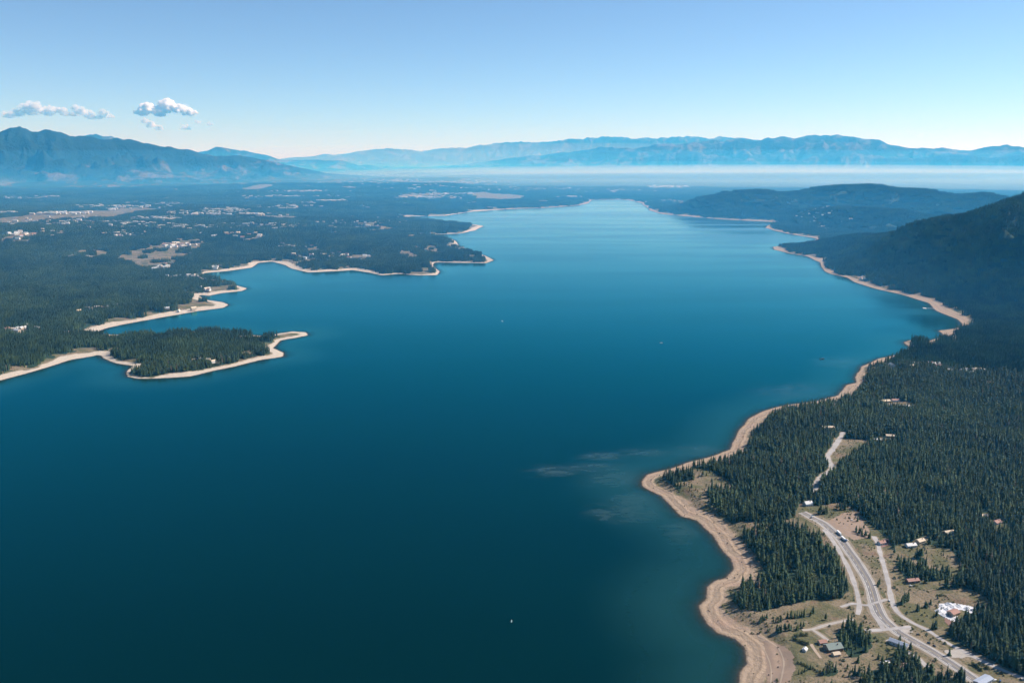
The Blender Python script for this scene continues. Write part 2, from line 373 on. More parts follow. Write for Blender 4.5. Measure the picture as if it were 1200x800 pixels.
M['terrain'] = terrain_material(); M['water'] = water_material()
M['needles'] = foliage_material('needles', (.007,.021,.009), (.078,.112,.036))
M['leaves'] = foliage_material('leaves', (.05,.075,.025), (.13,.14,.05)); M['dry_needles'] = foliage_material('dry_needles', (.10,.075,.05), (.20,.14,.09))
M['bark'] = plain('bark', (.11,.08,.06), .9)
M['asphalt'] = plain('asphalt', (.165,.15,.147), .9, var=.32, scale=.09)
M['shoulder'] = plain('shoulder', (.33,.295,.26), .95, var=.34, scale=.12)
M['gravel'] = plain('gravel_road', (.33,.305,.29), .95, var=.4, scale=.09)
M['paint'] = plain('road_paint', (.75,.73,.68), .7)
M['yellow'] = plain('yellow_paint', (.62,.45,.12), .7)
M['verge'] = plain('verge', (.20,.155,.10), .95, var=.5, scale=.16); M['track'] = plain('track', (.34,.26,.19), .95, var=.2, scale=.1); M['dirt'] = plain('dirt', (.25,.175,.125), .95, var=.25, scale=.1)
M['red_dirt'] = plain('red_dirt', (.21,.115,.09), .95, var=.2, scale=.1)
M['white_gravel'] = plain('white_gravel', (.55,.55,.57), .95, var=.22, scale=.22)
M['wall_white'] = plain('white_wall', (.58,.56,.53)); M['wall_tan'] = plain('tan_wall', (.45,.36,.26)); M['wall_brown'] = plain('brown_wall', (.20,.13,.09))
M['roof_grey'] = plain('grey_roof', (.24,.26,.25)); M['roof_green'] = plain('green_grey_roof', (.17,.21,.19)); M['roof_brown'] = plain('brown_roof', (.24,.15,.11))
M['roof_blue'] = plain('blue_grey_roof', (.30,.34,.42)); M['roof_white'] = plain('white_roof', (.50,.49,.48), .6); M['roof_red'] = plain('red_roof', (.32,.17,.13)); M['roof_tan'] = plain('tan_roof', (.55,.44,.32))
M['glass'] = plain('glass', (.03,.04,.05), .1); M['tyre'] = plain('tyre', (.02,.02,.02)); M['car_white'] = plain('white_car_paint', (.78,.78,.78), .3, var=.02)
M['car_dark'] = plain('dark_car_paint', (.03,.035,.05), .3, var=.02); M['car_blue'] = plain('blue_car_paint', (.06,.12,.25), .3, var=.02); M['steel'] = plain('steel', (.4,.42,.45), .4, .6)
M['wood'] = plain('wood', (.30,.22,.15)); M['foam'] = plain('boat_white', (.45,.47,.48))

# ---------------------------------------------------------------- object helpers
def tag(o, label=None, cat=None, group=None, kind=None):
    if label: o['label'] = label
    if cat: o['category'] = cat
    if group: o['group'] = group
    if kind: o['kind'] = kind
    return o
def mesh_data(name, V, Fc, mats, midx=None, smooth=False):
    me = bpy.data.meshes.new(name)
    me.from_pydata([tuple(v) for v in V], [], [tuple(f) for f in Fc])
    for m in mats: me.materials.append(m)
    if midx is not None: me.polygons.foreach_set('material_index', np.asarray(midx, np.int32))
    if smooth: me.polygons.foreach_set('use_smooth', np.ones(len(me.polygons), bool))
    me.update(); return me
def link(name, me, parent=None, loc=None, rz=0):
    o = bpy.data.objects.new(name, me); C.objects.link(o)
    if parent: o.parent = parent
    if loc is not None: o.location = loc
    o.rotation_euler.z = rz
    return o
def empty(name, loc, rz=0, label=None, cat=None, group=None):
    o = bpy.data.objects.new(name, None); C.objects.link(o); o.location = loc; o.rotation_euler.z = rz
    return tag(o, label, cat, group)
def grid_mesh(name, X, Y, Z, keep, mats, attrs, smooth=True):
    ny, nx = X.shape
    idx = np.arange(ny*nx).reshape(ny, nx)
    q = np.stack([idx[:-1,:-1], idx[:-1,1:], idx[1:,1:], idx[1:,:-1]], -1)[keep]
    used = np.zeros(ny*nx, bool); used[q.ravel()] = True
    remap = np.cumsum(used)-1
    q = remap[q].astype(np.int32)
    co = np.stack([X.ravel(), Y.ravel(), Z.ravel()], 1)[used].astype(np.float32)
    me = bpy.data.meshes.new(name)
    me.vertices.add(len(co)); me.vertices.foreach_set('co', co.ravel())
    me.loops.add(q.size); me.loops.foreach_set('vertex_index', q.ravel())
    me.polygons.add(len(q)); me.polygons.foreach_set('loop_start', np.arange(0, q.size, 4, dtype=np.int32))
    me.update(calc_edges=True)
    if smooth: me.polygons.foreach_set('use_smooth', np.ones(len(q), bool))
    for k, v in attrs.items():
        a = me.attributes.new(k, 'FLOAT', 'POINT'); a.data.foreach_set('value', v.ravel()[used].astype(np.float32))
    for m in mats: me.materials.append(m)
    me.update(); return me

# ---------------------------------------------------------------- terrain and lake
A = np.concatenate([np.linspace(-180, -44, 40), np.linspace(-42, 42, 1100), np.linspace(44, 180, 40)])
rs = [120, 300, 480, 640, 740, 800]; r = 850.0
while r < 64500:
    rs.append(r); r += min(r*r/620e3, .0075*r)
RR = np.array(rs)
az, rr = np.meshgrid(np.radians(A), RR)
TX = np.sin(az)*rr; TY = np.cos(az)*rr
TZ, SD, BW, MT = land(TX.ravel(), TY.ravel())
FO = forest(TX.ravel(), TY.ravel(), SD, BW, MT)
DRY = np.where(TY.ravel() > 33000, 1.1, sstep(1100, 150, TZ)*(TX.ravel() < 0))
shp = TX.shape
sd2 = SD.reshape(shp)
mx = np.maximum.reduce([sd2[:-1,:-1], sd2[1:,:-1], sd2[:-1,1:], sd2[1:,1:]])
me = grid_mesh('ground', TX, TY, TZ.reshape(shp), mx > -160, [M['terrain']], dict(shore=SD, beach=BW, open=1-FO, mountain=MT, dry=DRY))
tag(link('ground', me), kind='structure')
sl = (slice(None,None,2), slice(None,None,2))
wx, wy = TX[sl], TY[sl]; wsd = sd2[sl]; wz = TZ.reshape(shp)[sl]
def blob(px, py, rx, ry):
    x0, y0 = at_z(px, py); d = np.hypot((wx-x0)/(rx*1.5), (wy-y0)/(ry*1.6)); return sstep(1.0, .15, d)
shoal = np.zeros(wx.shape)
for b in [(655,551,75,45),(700,548,110,35),(705,534,70,35),(757,530,80,35),(745,560,130,70),(755,590,90,80),(735,600,90,60),(800,620,45,60),(835,530,120,60),(950,460,200,120),(1000,425,150,100)]:
    shoal = np.maximum(shoal, blob(*b))
mn = np.minimum.reduce([wsd[:-1,:-1], wsd[1:,:-1], wsd[:-1,1:], wsd[1:,1:]])
me = grid_mesh('lake_water', wx, wy, np.zeros(wx.shape), mn < 15, [M['water']], dict(depth=np.maximum(-wz, 0), shoal=shoal))
tag(link('lake_water', me), kind='structure')

# ---------------------------------------------------------------- haze
def box_mesh(name, x0, x1, y0, y1, z0, z1, m):
    V = [(x,y,z) for z in (z0,z1) for y in (y0,y1) for x in (x0,x1)]
    return mesh_data(name, V, [(0,2,3,1),(4,5,7,6),(0,1,5,4),(2,6,7,3),(0,4,6,2),(1,3,7,5)], [m])
def volume(name, col, dens, aniso=.2):
    m = bpy.data.materials.new(name); m.use_nodes = True; n = m.node_tree.nodes; n.clear()
    o = n.new('ShaderNodeOutputMaterial'); v = n.new('ShaderNodeVolumePrincipled'); m.node_tree.links.new(v.outputs[0], o.inputs['Volume'])
    v.inputs['Color'].default_value = (*col, 1); v.inputs['Density'].default_value = dens; v.inputs['Anisotropy'].default_value = aniso
    v.inputs['Absorption Color'].default_value = (1,1,1,1)
    return m
tag(link('haze', box_mesh('haze', -69000, 69000, -69000, 69000, -16, 2600, volume('haze', (.07,.50,1.0), 2.9e-5, .15))), kind='stuff')

# ---------------------------------------------------------------- roads
def strip(name, S, hw, lift, m, off=0.0, kind='structure', cols=4, dash=None, rag=0.0):
    T = np.gradient(S, axis=0); T /= np.linalg.norm(T, axis=1)[:,None]+1e-9; N = np.stack([T[:,1], -T[:,0]], 1)
    o = np.linspace(-hw, hw, cols+1)[None,:]*(1+rag*2*(fbm(S[:,0], S[:,1], 16, 3, 33)-.5))[:,None]+off
    X = S[:,0][:,None]+N[:,0][:,None]*o; Y = S[:,1][:,None]+N[:,1][:,None]*o
    Z = land(X.ravel(), Y.ravel())[0].reshape(X.shape)+lift
    keep = np.ones((X.shape[0]-1, cols), bool)
    if dash: keep[(np.arange(len(keep)) % dash[1]) >= dash[0]] = False
    return tag(link(name, grid_mesh(name, X, Y, Z, keep, [m], {})), kind=kind)
for k, (p, w) in ROADS.items():
    S = ROADW[k]
    if w > 2: strip('road_verge', S, w+(4.5 if k == 'highway' else 2.2), .11, M['verge'], rag=.5)
    if k == 'highway':
        strip('road_shoulder', S, w, .22, M['shoulder'], rag=.12)
        strip('highway_road', S, w-2.6, .32, M['asphalt'])
        strip('road_marking', S, .22, .37, M['paint'], w-3.4, cols=1); strip('road_marking', S, .22, .37, M['paint'], -w+3.4, cols=1)
        strip('road_marking', S, .13, .37, M['yellow'], 0, cols=1); strip('road_marking', S, .2, .37, M['paint'], 2.8, cols=1, dash=(1,3))
    else:
        nm = {'lane':'lane_road','driveway':'driveway_road','side_track':'track_road','beach_track':'track_road','shore_track':'track_road'}.get(k, k)
        strip(nm, S, w, .40 if k in ('crossing_road','crossroad') else .26, M['gravel'] if k not in ('lane','driveway','side_track','beach_track','shore_track') else M['track'] if 'track' in k else M['shoulder'], cols=3, rag=.45)
def patch(name, pts, m, lift=.15, cell=1.8):
    P = gpoly(pts); x0, y0 = P.min(0)-4; x1, y1 = P.max(0)+4
    X, Y = np.meshgrid(np.arange(x0, x1, cell), np.arange(y0, y1, cell))
    wob = 5*(fbm(X, Y, 14, 3, 71)-.5)
    s = poly_sd(X.ravel(), Y.ravel(), P).reshape(X.shape)+wob
    c = s[:-1,:-1] < 0
    Z = land(X.ravel(), Y.ravel())[0].reshape(X.shape)+lift
    return tag(link(name, grid_mesh(name, X, Y, Z, c, [m], {})), kind='structure')
patch('ground_gravel_lot', [(1100,707.6),(1113,706),(1127,708.4),(1147,712.6),(1144,717.6),(1137,719),(1131,715),(1121,714.5),(1122,722),(1118,728.5),(1107,723.5),(1098.5,718.5)], M['white_gravel'], .2)
patch('ground_red_dirt', [(1107,724),(1120,730),(1135,722),(1150,714),(1154,712),(1150,718),(1120,730),(1116,735),(1109,731)], M['red_dirt'])
patch('ground_junction', [(1014,703),(1031,700),(1032,708),(1026,713),(1018,711)], M['shoulder'], .24)
patch('ground_forecourt', [(1040,735),(1066,734),(1070,741),(1056,742)], M['shoulder'], .2)
patch('ground_pad', [(1107,763),(1120,760.5),(1138,768),(1128,771),(1115,771)], M['shoulder'], .2)
patch('ground_field', [(968,612),(988,601),(1003,600),(1012,612),(1020,622),(1017,630),(1000,633),(985,624)], M['dirt'], .14)
patch('ground_terrace', [(893,751),(905,751),(917,757),(928,768),(931,782),(927,796),(922,806),(898,806),(897,785),(897,768)], M['dirt'], .1)
patch('ground_yard', [(1030,635),(1041,630),(1042,640),(1034,641)], M['red_dirt'], .14)
patch('ground_farm_yard', [(957,752),(966,749),(968,754),(960,757)], M['shoulder'], .16)

# ---------------------------------------------------------------- trees
def boxv(x0,x1,y0,y1,z0,z1):
    return [(x,y,z) for z in (z0,z1) for y in (y0,y1) for x in (x0,x1)], [(0,2,3,1),(4,5,7,6),(0,1,5,4),(2,6,7,3),(0,4,6,2),(1,3,7,5)]
def conifer_crown(seed, h, rad, levels, nb, base=.12, power=.8, sparse=0.0):
    rd = random.Random(seed); V = []; Fc = []
    k = 7; rr_ = rad*.5
    V.append((0,0,h*.93)); 
    for i in range(k):
        a = i*2*math.pi/k; q = rr_*(.7+.6*rd.random()); V.append((q*math.cos(a), q*math.sin(a), h*(base+.05*rd.random())))
    for i in range(k): Fc.append((0, 1+i, 1+(i+1) % k))
    for L in range(levels):
        t = L/(levels-1); z = h*(base+(.99-base)*t*.97)
        rl = rad*((1-t)**power*.96+.05)*(.8+.4*rd.random()); n = max(4, int(nb*(1-.5*t)))
        a0 = rd.random()*6.28
        for b in range(n):
            if rd.random() < sparse: continue
            a = a0+b*2*math.pi/n+rd.uniform(-.25,.25); q = rl*rd.uniform(.65,1.2); w = .42*6.28*q/n+.15
            ca, sa = math.cos(a), math.sin(a); dz = -q*rd.uniform(.25,.55)
            i0 = len(V)
            V += [(0,0,z+.05*h*(1-t)+.3), (ca*q*.6-sa*w, sa*q*.6+ca*w, z+dz*.55), (ca*q, sa*q, z+dz), (ca*q*.6+sa*w, sa*q*.6-ca*w, z+dz*.55)]
            Fc += [(i0,i0+1,i0+2), (i0,i0+2,i0+3)]
    i0 = len(V); V += [(0,0,h*1.03), (.25,0,h*.92), (-.12,.2,h*.92), (-.12,-.2,h*.92)]; Fc += [(i0,i0+1,i0+2),(i0,i0+2,i0+3),(i0,i0+3,i0+1)]
    return V, Fc
def trunk_mesh(h, r0):
    V = []; n = 6
    for z, q in ((-1.5, r0*1.15), (h*.4, r0*.75), (h*.85, r0*.2)):
        V += [(q*math.cos(i*2*math.pi/n), q*math.sin(i*2*math.pi/n), z) for i in range(n)]
    return V, [(a*n+i, a*n+(i+1) % n, (a+1)*n+(i+1) % n, (a+1)*n+i) for a in range(2) for i in range(n)]
def bush_mesh(seed, r, h):
    rd = random.Random(seed); V = []; Fc = []
    for i in range(90):
        a = rd.random()*6.28; u = rd.random(); q = r*math.sqrt(rd.random())*(1-.5*u); z = h*(.1+.85*u)
        cx, cy = q*math.cos(a), q*math.sin(a); s = rd.uniform(.5,1.0)*r*.36; i0 = len(V)
        for k in range(4):
            b = rd.random()*6.28; e = rd.uniform(-.8,.8); V.append((cx+s*math.cos(b)*math.cos(e), cy+s*math.sin(b)*math.cos(e), z+s*math.sin(e)))
        Fc += [(i0,i0+1,i0+2),(i0,i0+2,i0+3),(i0+1,i0+3,i0+2)]
    return V, Fc
CROWNS = []; TRUNKS = []
for i in range(6):
    h = 20; kind = i % 3
    if kind == 0: c = conifer_crown(100+i, h, 3.9, 12, 9)
    elif kind == 1: c = conifer_crown(100+i, h, 3.0, 13, 8, .08, .7)
    else: c = conifer_crown(100+i, h, 3.9, 9, 7, .3, .5, .15)
    CROWNS.append(mesh_data('crown', *c, [M['needles']])); TRUNKS.append(mesh_data('trunk', *trunk_mesh(h, .3), [M['bark']]))
BUSHES = [mesh_data('crown', *bush_mesh(300+i, 3.0, 5.0), [M['leaves']]) for i in range(3)]
BUSH_STEM = mesh_data('trunk', *trunk_mesh(3.5, .18), [M['bark']])
def joined(name, parts):               # parts: [(V, F, material index, offset, scale)]
    V = []; Fc = []; mi = []
    for v, f, m, (ox, oy, oz), s in parts:
        i0 = len(V); V += [(a*s+ox, b*s+oy, c*s+oz) for a, b, c in v]; Fc += [tuple(i0+k for k in q) for q in f]; mi += [m]*len(f)
    return mesh_data(name, V, Fc, [M['needles'], M['bark']], mi)
proto_single = []
for i in range(6):
    kind = i % 3
    c = conifer_crown(200+i, 20, (4.0,3.1,4.0)[kind], (10,11,8)[kind], (8,7,6)[kind], (.1,.06,.28)[kind], (.8,.7,.5)[kind], (0,0,.12)[kind])
    proto_single.append(joined('tree_shape', [(*c, 0, (0,0,0), 1), (*trunk_mesh(20, .28), 1, (0,0,0), 1)]))
proto_single += [joined('tree_shape', [(*bush_mesh(330+i, 3.6, 15), 0, (0,0,0), 1), (*trunk_mesh(12, .28), 1, (0,0,0), 1)]) for i in range(2)]
for p_ in proto_single[-2:]: p_.materials[0] = M['leaves']
proto_single.append(joined('tree_shape', [(*conifer_crown(360, 19, 2.6, 8, 6, .2, .6, .3), 0, (0,0,0), 1), (*trunk_mesh(19, .28), 1, (0,0,0), 1)])); proto_single[-1].materials[0] = M['dry_needles']
def low_tree(rd, h, r):
    V = []; Fc = []; k = 6
    for zb, zt, q in ((-.3,.62,1.0),(.3,.86,.72),(.58,1.02,.42)):
        i0 = len(V); V.append((rd.uniform(-.2,.2), rd.uniform(-.2,.2), h*zt))
        a0 = rd.random()*6
        V += [(r*q*rd.uniform(.6,1.25)*math.cos(a0+j*6.283/k), r*q*rd.uniform(.6,1.25)*math.sin(a0+j*6.283/k), h*(zb+rd.uniform(-.05,.08))) for j in range(k)]
        Fc += [(i0, i0+1+j, i0+1+(j+1) % k) for j in range(k)]
    return V, Fc
def clump(seed, size, n):
    rd = random.Random(seed); g = int(math.sqrt(n)); parts = []
    for a in range(g):
        for b in range(g):
            if rd.random() < .08: continue
            x = ((a+rd.random())/g-.5)*size*1.08; y = ((b+rd.random())/g-.5)*size*1.08
            v, f = low_tree(rd, rd.uniform(13,25), rd.uniform(2.4,3.6)*size/g/5.4)
            parts.append((v, f, 0, (x,y,0), 1))
    return joined('clump_shape', parts)
proto_clump = [clump(400+i, 34, 36) for i in range(6)]
proto_far = [clump(500+i, 80, 100) for i in range(5)]

def scatter(name, pts, rot, scl, idx, protos):
    me = bpy.data.meshes.new(name); n = len(pts)
    me.vertices.add(n); me.vertices.foreach_set('co', pts.astype(np.float32).ravel())
    for k, ty, v in (('rot','FLOAT',rot), ('scl','FLOAT_VECTOR',scl), ('idx','INT',idx)):
        a = me.attributes.new(k, ty, 'POINT'); a.data.foreach_set('vector' if ty == 'FLOAT_VECTOR' else 'value', np.asarray(v, np.int32 if ty == 'INT' else np.float32).ravel())
    me.update(); o = link(name, me); tag(o, kind='stuff')
    ng = bpy.data.node_groups.new(name, 'GeometryNodeTree')
    ng.interface.new_socket('Geometry', in_out='INPUT', socket_type='NodeSocketGeometry'); ng.interface.new_socket('Geometry', in_out='OUTPUT', socket_type='NodeSocketGeometry')
    N, L = ng.nodes, ng.links
    gi = N.new('NodeGroupInput'); go = N.new('NodeGroupOutput'); ip = N.new('GeometryNodeInstanceOnPoints'); jn = N.new('GeometryNodeJoinGeometry')
    for p in reversed(protos):
        ob = bpy.data.objects.new(p.name, p); oi = N.new('GeometryNodeObjectInfo'); oi.inputs['Object'].default_value = ob; oi.inputs['As Instance'].default_value = True
        L.new(oi.outputs['Geometry'], jn.inputs[0])
    def na(nm, ty):
        q = N.new('GeometryNodeInputNamedAttribute'); q.data_type = ty; q.inputs['Name'].default_value = nm; return q.outputs['Attribute']
    cx = N.new('ShaderNodeCombineXYZ'); L.new(na('rot','FLOAT'), cx.inputs[2])
    L.new(gi.outputs[0], ip.inputs['Points']); L.new(jn.outputs[0], ip.inputs['Instance']); ip.inputs['Pick Instance'].default_value = True
    L.new(na('idx','INT'), ip.inputs['Instance Index']); L.new(cx.outputs[0], ip.inputs['Rotation']); L.new(na('scl','FLOAT_VECTOR'), ip.inputs['Scale'])
    L.new(ip.outputs[0], go.inputs[0])
    md = o.modifiers.new('scatter', 'NODES'); md.node_group = ng
    return o
def candidates(r0, r1, s, jit=.9, amax=41):
    xm = r1*math.sin(R(amax)); X, Y = np.meshgrid(np.arange(-xm, xm, s), np.arange(r0*.7, r1, s))
    X = X.ravel(); Y = Y.ravel()
    rr = np.hypot(X, Y); m = (rr > r0) & (rr < r1) & (np.abs(np.degrees(np.arctan2(X, Y))) < amax)
    X = X[m]; Y = Y[m]
    return X+rng.uniform(-.5,.5,X.shape)*s*jit, Y+rng.uniform(-.5,.5,X.shape)*s*jit
# single trees
x, y = candidates(840, 2700, 4.9)
z, sd, bw, mt = land(x, y)
k = sd > bw+3; x, y, z, sd, bw, mt = [a[k] for a in (x,y,z,sd,bw,mt)]
f = forest(x, y, sd, bw, mt); rd_ = road_dist(x, y)
gap = fbm(x, y, 35, 3, 90)
f = np.where(gap > .60, f*.4, f)
pr = np.where(f > .02, f*.93, .006)
k = (rng.random(x.shape) < pr) & (rd_ > 2.5); x, y, z, f = x[k], y[k], z[k], f[k]
hh = (.48+.72*rng.random(x.shape)**1.2)*(.72+.55*fbm(x, y, 90, 3, 91)); sidx0 = rng.random(x.shape) < .012; hh = np.where(f < .3, hh*.55, hh)
single = np.stack([x, y, z-.3], 1); sscl = hh; srot = rng.random(x.shape)*6.28; sidx = np.where(rng.random(x.shape) < .14, rng.integers(6, 8, x.shape), rng.integers(0, 6, x.shape)); sidx = np.where(sidx0, 8, sidx)
# rows and tufts of trees on the open ground, traced one by one
ROWS = [((921,724),(944,722),8,.55,'c'),((905,730),(917,727),5,.5,'c'),((888,730),(900,724),5,.5,'c'),((880,742),(894,741),5,.4,'b'),((908,741),(929,738),9,.55,'c'),((932,738),(942,735),4,.55,'c'),
 ((942,722),(944,721),1,.9,'c'),((951,718),(953,717),2,.6,'c'),((966,727),(968,726),1,.6,'c'),((970,733),(973,733),2,.45,'b'),((927,749),(950,756),9,.75,'b'),((930,745),(946,744),5,.7,'b'),((934,776),(962,788),10,.5,'b'),((934,790),(952,784),5,.45,'c'),
 ((1074,716),(1078,714),2,.7,'c'),((1083,712),(1091,710),4,.6,'c'),((1090,737),(1099,736),3,.75,'c'),((1096,697),(1110,698),6,.45,'b'),((1055,708),(1066,702),7,.75,'c'),((1060,720),(1064,718),2,.4,'b'),
 ((1118,774),(1134,783),9,.42,'b'),((1138,778),(1150,786),7,.7,'b'),((1146,778),(1160,784),4,.6,'b'),((1064,742),(1068,741),1,.3,'b'),((1010,662),(1016,668),3,.4,'b'),((1026,690),(1031,683),4,.55,'c'),((1003,623),(1021,631),8,.6,'c'),
 ((1013,605),(1017,608),3,.9,'c'),((958,603),(970,601),7,.8,'c'),((980,596),(992,598),6,.75,'c'),((1048,756),(1056,752),4,.6,'c'),((1062,768),(1068,762),3,.7,'c'),((1072,784),(1078,776),3,.7,'c'),((1012,722),(1016,726),3,.45,'b'),
 ((1000,716),(1002,724),2,.5,'b'),((1084,716),(1080,722),2,.4,'b'),((890,650),(900,656),3,.4,'c'),((880,698),(868,706),4,.4,'c'),((872,757),(876,756),1,.3,'b'),((1100,720),(1093,724),3,.5,'c'),((846,600),(860,590),6,.45,'b'),((826,592),(840,600),5,.4,'b')]
ex = []
rdm = random.Random(5)
for (xa,ya),(xb,yb),n,s,kd in ROWS:
    for i in range(n):
        t = (i+.5)/n; ex.append((xa+(xb-xa)*t+rdm.uniform(-1,1), ya+(yb-ya)*t+rdm.uniform(-.8,.8), s*rdm.uniform(.8,1.2), kd))
ex = np.array([(a,b,c,1.0 if d == 'c' else 0.0) for a,b,c,d in ex])
gx, gy, gz = ground(ex[:,0], ex[:,1])
ok = road_dist(gx, gy) > 1.5
con = ok & (ex[:,3] > .5)
single = np.vstack([single, np.stack([gx, gy, gz-.3], 1)[con]]); sscl = np.concatenate([sscl, ex[con,2]])
traced = np.concatenate([np.zeros(len(srot), bool), np.ones(con.sum(), bool)])
srot = np.concatenate([srot, rng.random(con.sum())*6.28]); sidx = np.concatenate([sidx, rng.integers(0, 6, con.sum())])
# the 300 that show largest become trees of their own
px, py = project(single[:,0], single[:,1], single[:,2]+sscl*10)
vis = (px > 0) & (px < 1200) & (py > 0) & (py < 803)
size = np.where(vis & (sidx < 6), sscl*20/np.linalg.norm(single-np.array([0,0,CAM_H]), axis=1), 0)*np.where(traced, 1.8, 1)
order = np.argsort(-size); own = order[:296]; own_set = np.zeros(len(size), bool); own_set[own] = True
def tree_label(a, b, tr, idx, h):
    look = ('tall ' if h > .95 else 'short ' if h < .68 else '')+('dark green conical conifer', 'slim dark conifer', 'open-crowned pine')[idx % 3]
    if tr and b < 640: w = 'in a row beside the upper highway'
    elif tr and b < 700 and a > 1000: w = 'between the highway and the upper frontage road'
    elif tr and a < 905: w = 'on the lowest grass just behind the beach'
    elif tr and a < 1000 and b < 745: w = 'on the open grass between the dense grove and the lane'
    elif tr and a < 1000: w = 'near the tiny white cabin behind the beach'
    elif tr and a < 1075: w = 'on the rough grass near the road junction'
    elif tr: w = 'on the grass near the white gravel lot'
    elif inside(np.array([a]), np.array([b]), np.array([(855,600),(1000,600),(1000,722),(855,722)]))[0]:
        w = 'in the dense grove, on its highway side' if a > 955 else 'in the dense grove, on its beach side' if a < 905 else 'in the middle of the dense grove'
    elif a < 1026 and b < 770: w = 'in the small grove beside the green-grey roofed house'
    elif a < 970: w = 'at the bottom edge straight behind the beach'
    elif a < 1010: w = 'in the loose wood below the green-grey roofed house'
    elif a < 1050: w = 'in the loose wood around the white-roofed cabin'
    elif a < 1090: w = 'in the loose wood around the brown-roofed house'
    elif a < 1135: w = 'at the bottom edge left of the lower highway' if b > 765 else 'in the forest wall below the white gravel lot'
    elif b < 722: w = 'in the forest behind the white gravel lot'
    elif a < 1165: w = 'in the forest wall just right of the gravel lot'
    else: w = 'in the forest wall at the lower right corner'
    return f'{look} {w}'
for i in own:
    s = float(sscl[i]); lab = tree_label(px[i], py[i], traced[i], int(sidx[i]), s)
    t = empty('conifer_tree', tuple(single[i]), float(srot[i]), lab, 'tree', lab)
    v = int(sidx[i]); t.scale = (s*rdm.uniform(.9,1.1), s*rdm.uniform(.9,1.1), s)
    link('crown', CROWNS[v], t); link('trunk', TRUNKS[v], t)
kb = ok & ~con
for a, b, s, X, Y, Z in zip(ex[kb,0], ex[kb,1], ex[kb,2], gx[kb], gy[kb], gz[kb]):
    w = 'below the beach terraces' if a < 900 else 'on the grass behind the beach' if a < 990 else 'by the pale pad along the lower highway' if a > 1112 else 'around the white gravel lot' if a > 1070 else 'beside the road junction' if b > 690 else 'near the upper stretch of highway'
    t = empty('bush', (X, Y, Z-.2), rdm.random()*6.28, f'rounded green bush {w}', 'bush', f'bushes {w}'); t.scale = (s*1.2, s*1.2, s*1.2)
    link('crown', BUSHES[rdm.randrange(3)], t); link('trunk', BUSH_STEM, t)
rest = ~own_set
n = int(rest.sum()); sc = sscl[rest]; wv = rng.uniform(.85, 1.2, n)
scatter('conifer_forest', single[rest], srot[rest], np.stack([sc*wv, sc*wv, sc], 1), sidx[rest], proto_single)
sx_, sy_ = candidates(860, 2300, 6.0)
sz_, sd_, bw_, _m = land(sx_, sy_); k = sd_ > bw_*.75; sx_, sy_, sz_, sd_, bw_ = [a[k] for a in (sx_, sy_, sz_, sd_, bw_)]
ff = forest(sx_, sy_, sd_, bw_, np.zeros(sx_.shape)); rdd = road_dist(sx_, sy_); tuft = fbm(sx_, sy_, 22, 3, 97)
k = (ff < .5) & (rdd > .8) & (rng.random(sx_.shape) < np.where(sd_ < bw_, .06, sstep(.42, .66, tuft)*.85)); n = int(k.sum())
sq = rng.uniform(.12, .42, n); sq = np.where(rng.random(n) < .12, sq*1.7, sq)
scatter('scrub', np.stack([sx_, sy_, sz_-.15], 1)[k], rng.random(n)*6.28, np.stack([sq*1.25, sq*1.25, sq], 1), rng.integers(0, 3, n), BUSHES)
LOG = mesh_data('driftwood', *boxv(-3,3,-.22,.22,0,.4), [M['wood']]); ROCK = mesh_data('rock', *bush_mesh(350, 1.1, 1.2), [M['bark']])
dx_, dy_ = candidates(860, 2400, 6.5)
dz_, dd_, db_, _m = land(dx_, dy_); ln = np.abs(np.sin(dd_*.16+fbm(dx_, dy_, 60, 2, 98)*3)); k = (dd_ > 2) & (dd_ < db_*1.15) & (rng.random(dx_.shape) < np.where(ln > .93, .38, .05)); n = int(k.sum())
sq = rng.uniform(.35, 1.25, n)
scatter('beach_debris', np.stack([dx_, dy_, dz_], 1)[k], rng.random(n)*6.28, np.stack([sq, sq, sq], 1), rng.integers(0, 2, n), [LOG, ROCK])
def clumps(name, r0, r1, s, protos, thr):
    x, y = candidates(r0, r1, s, .35, 40)
    z, sd, bw, mt = land(x, y)
    k = (sd > bw+s*.35) & (mt < .3); x, y, z, sd, bw, mt = [a[k] for a in (x,y,z,sd,bw,mt)]
    f = forest(x, y, sd, bw, mt)
    k = f > thr; x, y, z = x[k], y[k], z[k]; n = len(x)
    h = .8+.45*fbm(x, y, 240, 3, 95)*rng.uniform(.8,1.15,n)
    sc = np.stack([np.ones(n), np.ones(n), h], 1)
    scatter(name, np.stack([x, y, z-1], 1), rng.integers(0, 4, n)*1.5708+rng.uniform(-.2,.2,n), sc, rng.integers(0, len(protos), n), protos)
    return n
n1 = clumps('lakeside_forest', 2700, 6500, 32, proto_clump, .45)
n2 = clumps('distant_forest', 6500, 17000, 74, proto_far, .5)
print('TREES', len(single), n1, n2)

# ---------------------------------------------------------------- houses
def house_parts(w, d, h, rise, over=.5):
    W = [(-w/2,-d/2,-1),(w/2,-d/2,-1),(w/2,d/2,-1),(-w/2,d/2,-1),(-w/2,-d/2,h),(w/2,-d/2,h),(w/2,d/2,h),(-w/2,d/2,h),(-w/2,0,h+rise),(w/2,0,h+rise)]
    WF = [(0,1,5,4),(2,3,7,6),(1,2,6,9,5),(3,0,4,8,7)]
    a, b = w/2+over, d/2+over; e = rise*over/(d/2); t = .25
    Rf = []
    for o in (.05, t): Rf += [(-a,-b,h-e+o),(a,-b,h-e+o),(a,0,h+rise+o),(-a,0,h+rise+o),(-a,b,h-e+o),(a,b,h-e+o)]
    RF = [(6,7,8,9),(9,8,11,10),(1,0,3,2),(2,3,4,5),(0,1,7,6),(5,4,10,11),(1,2,8,7),(2,5,11,8),(3,0,6,9),(4,3,9,10)]
    return (W, WF), (Rf, RF)
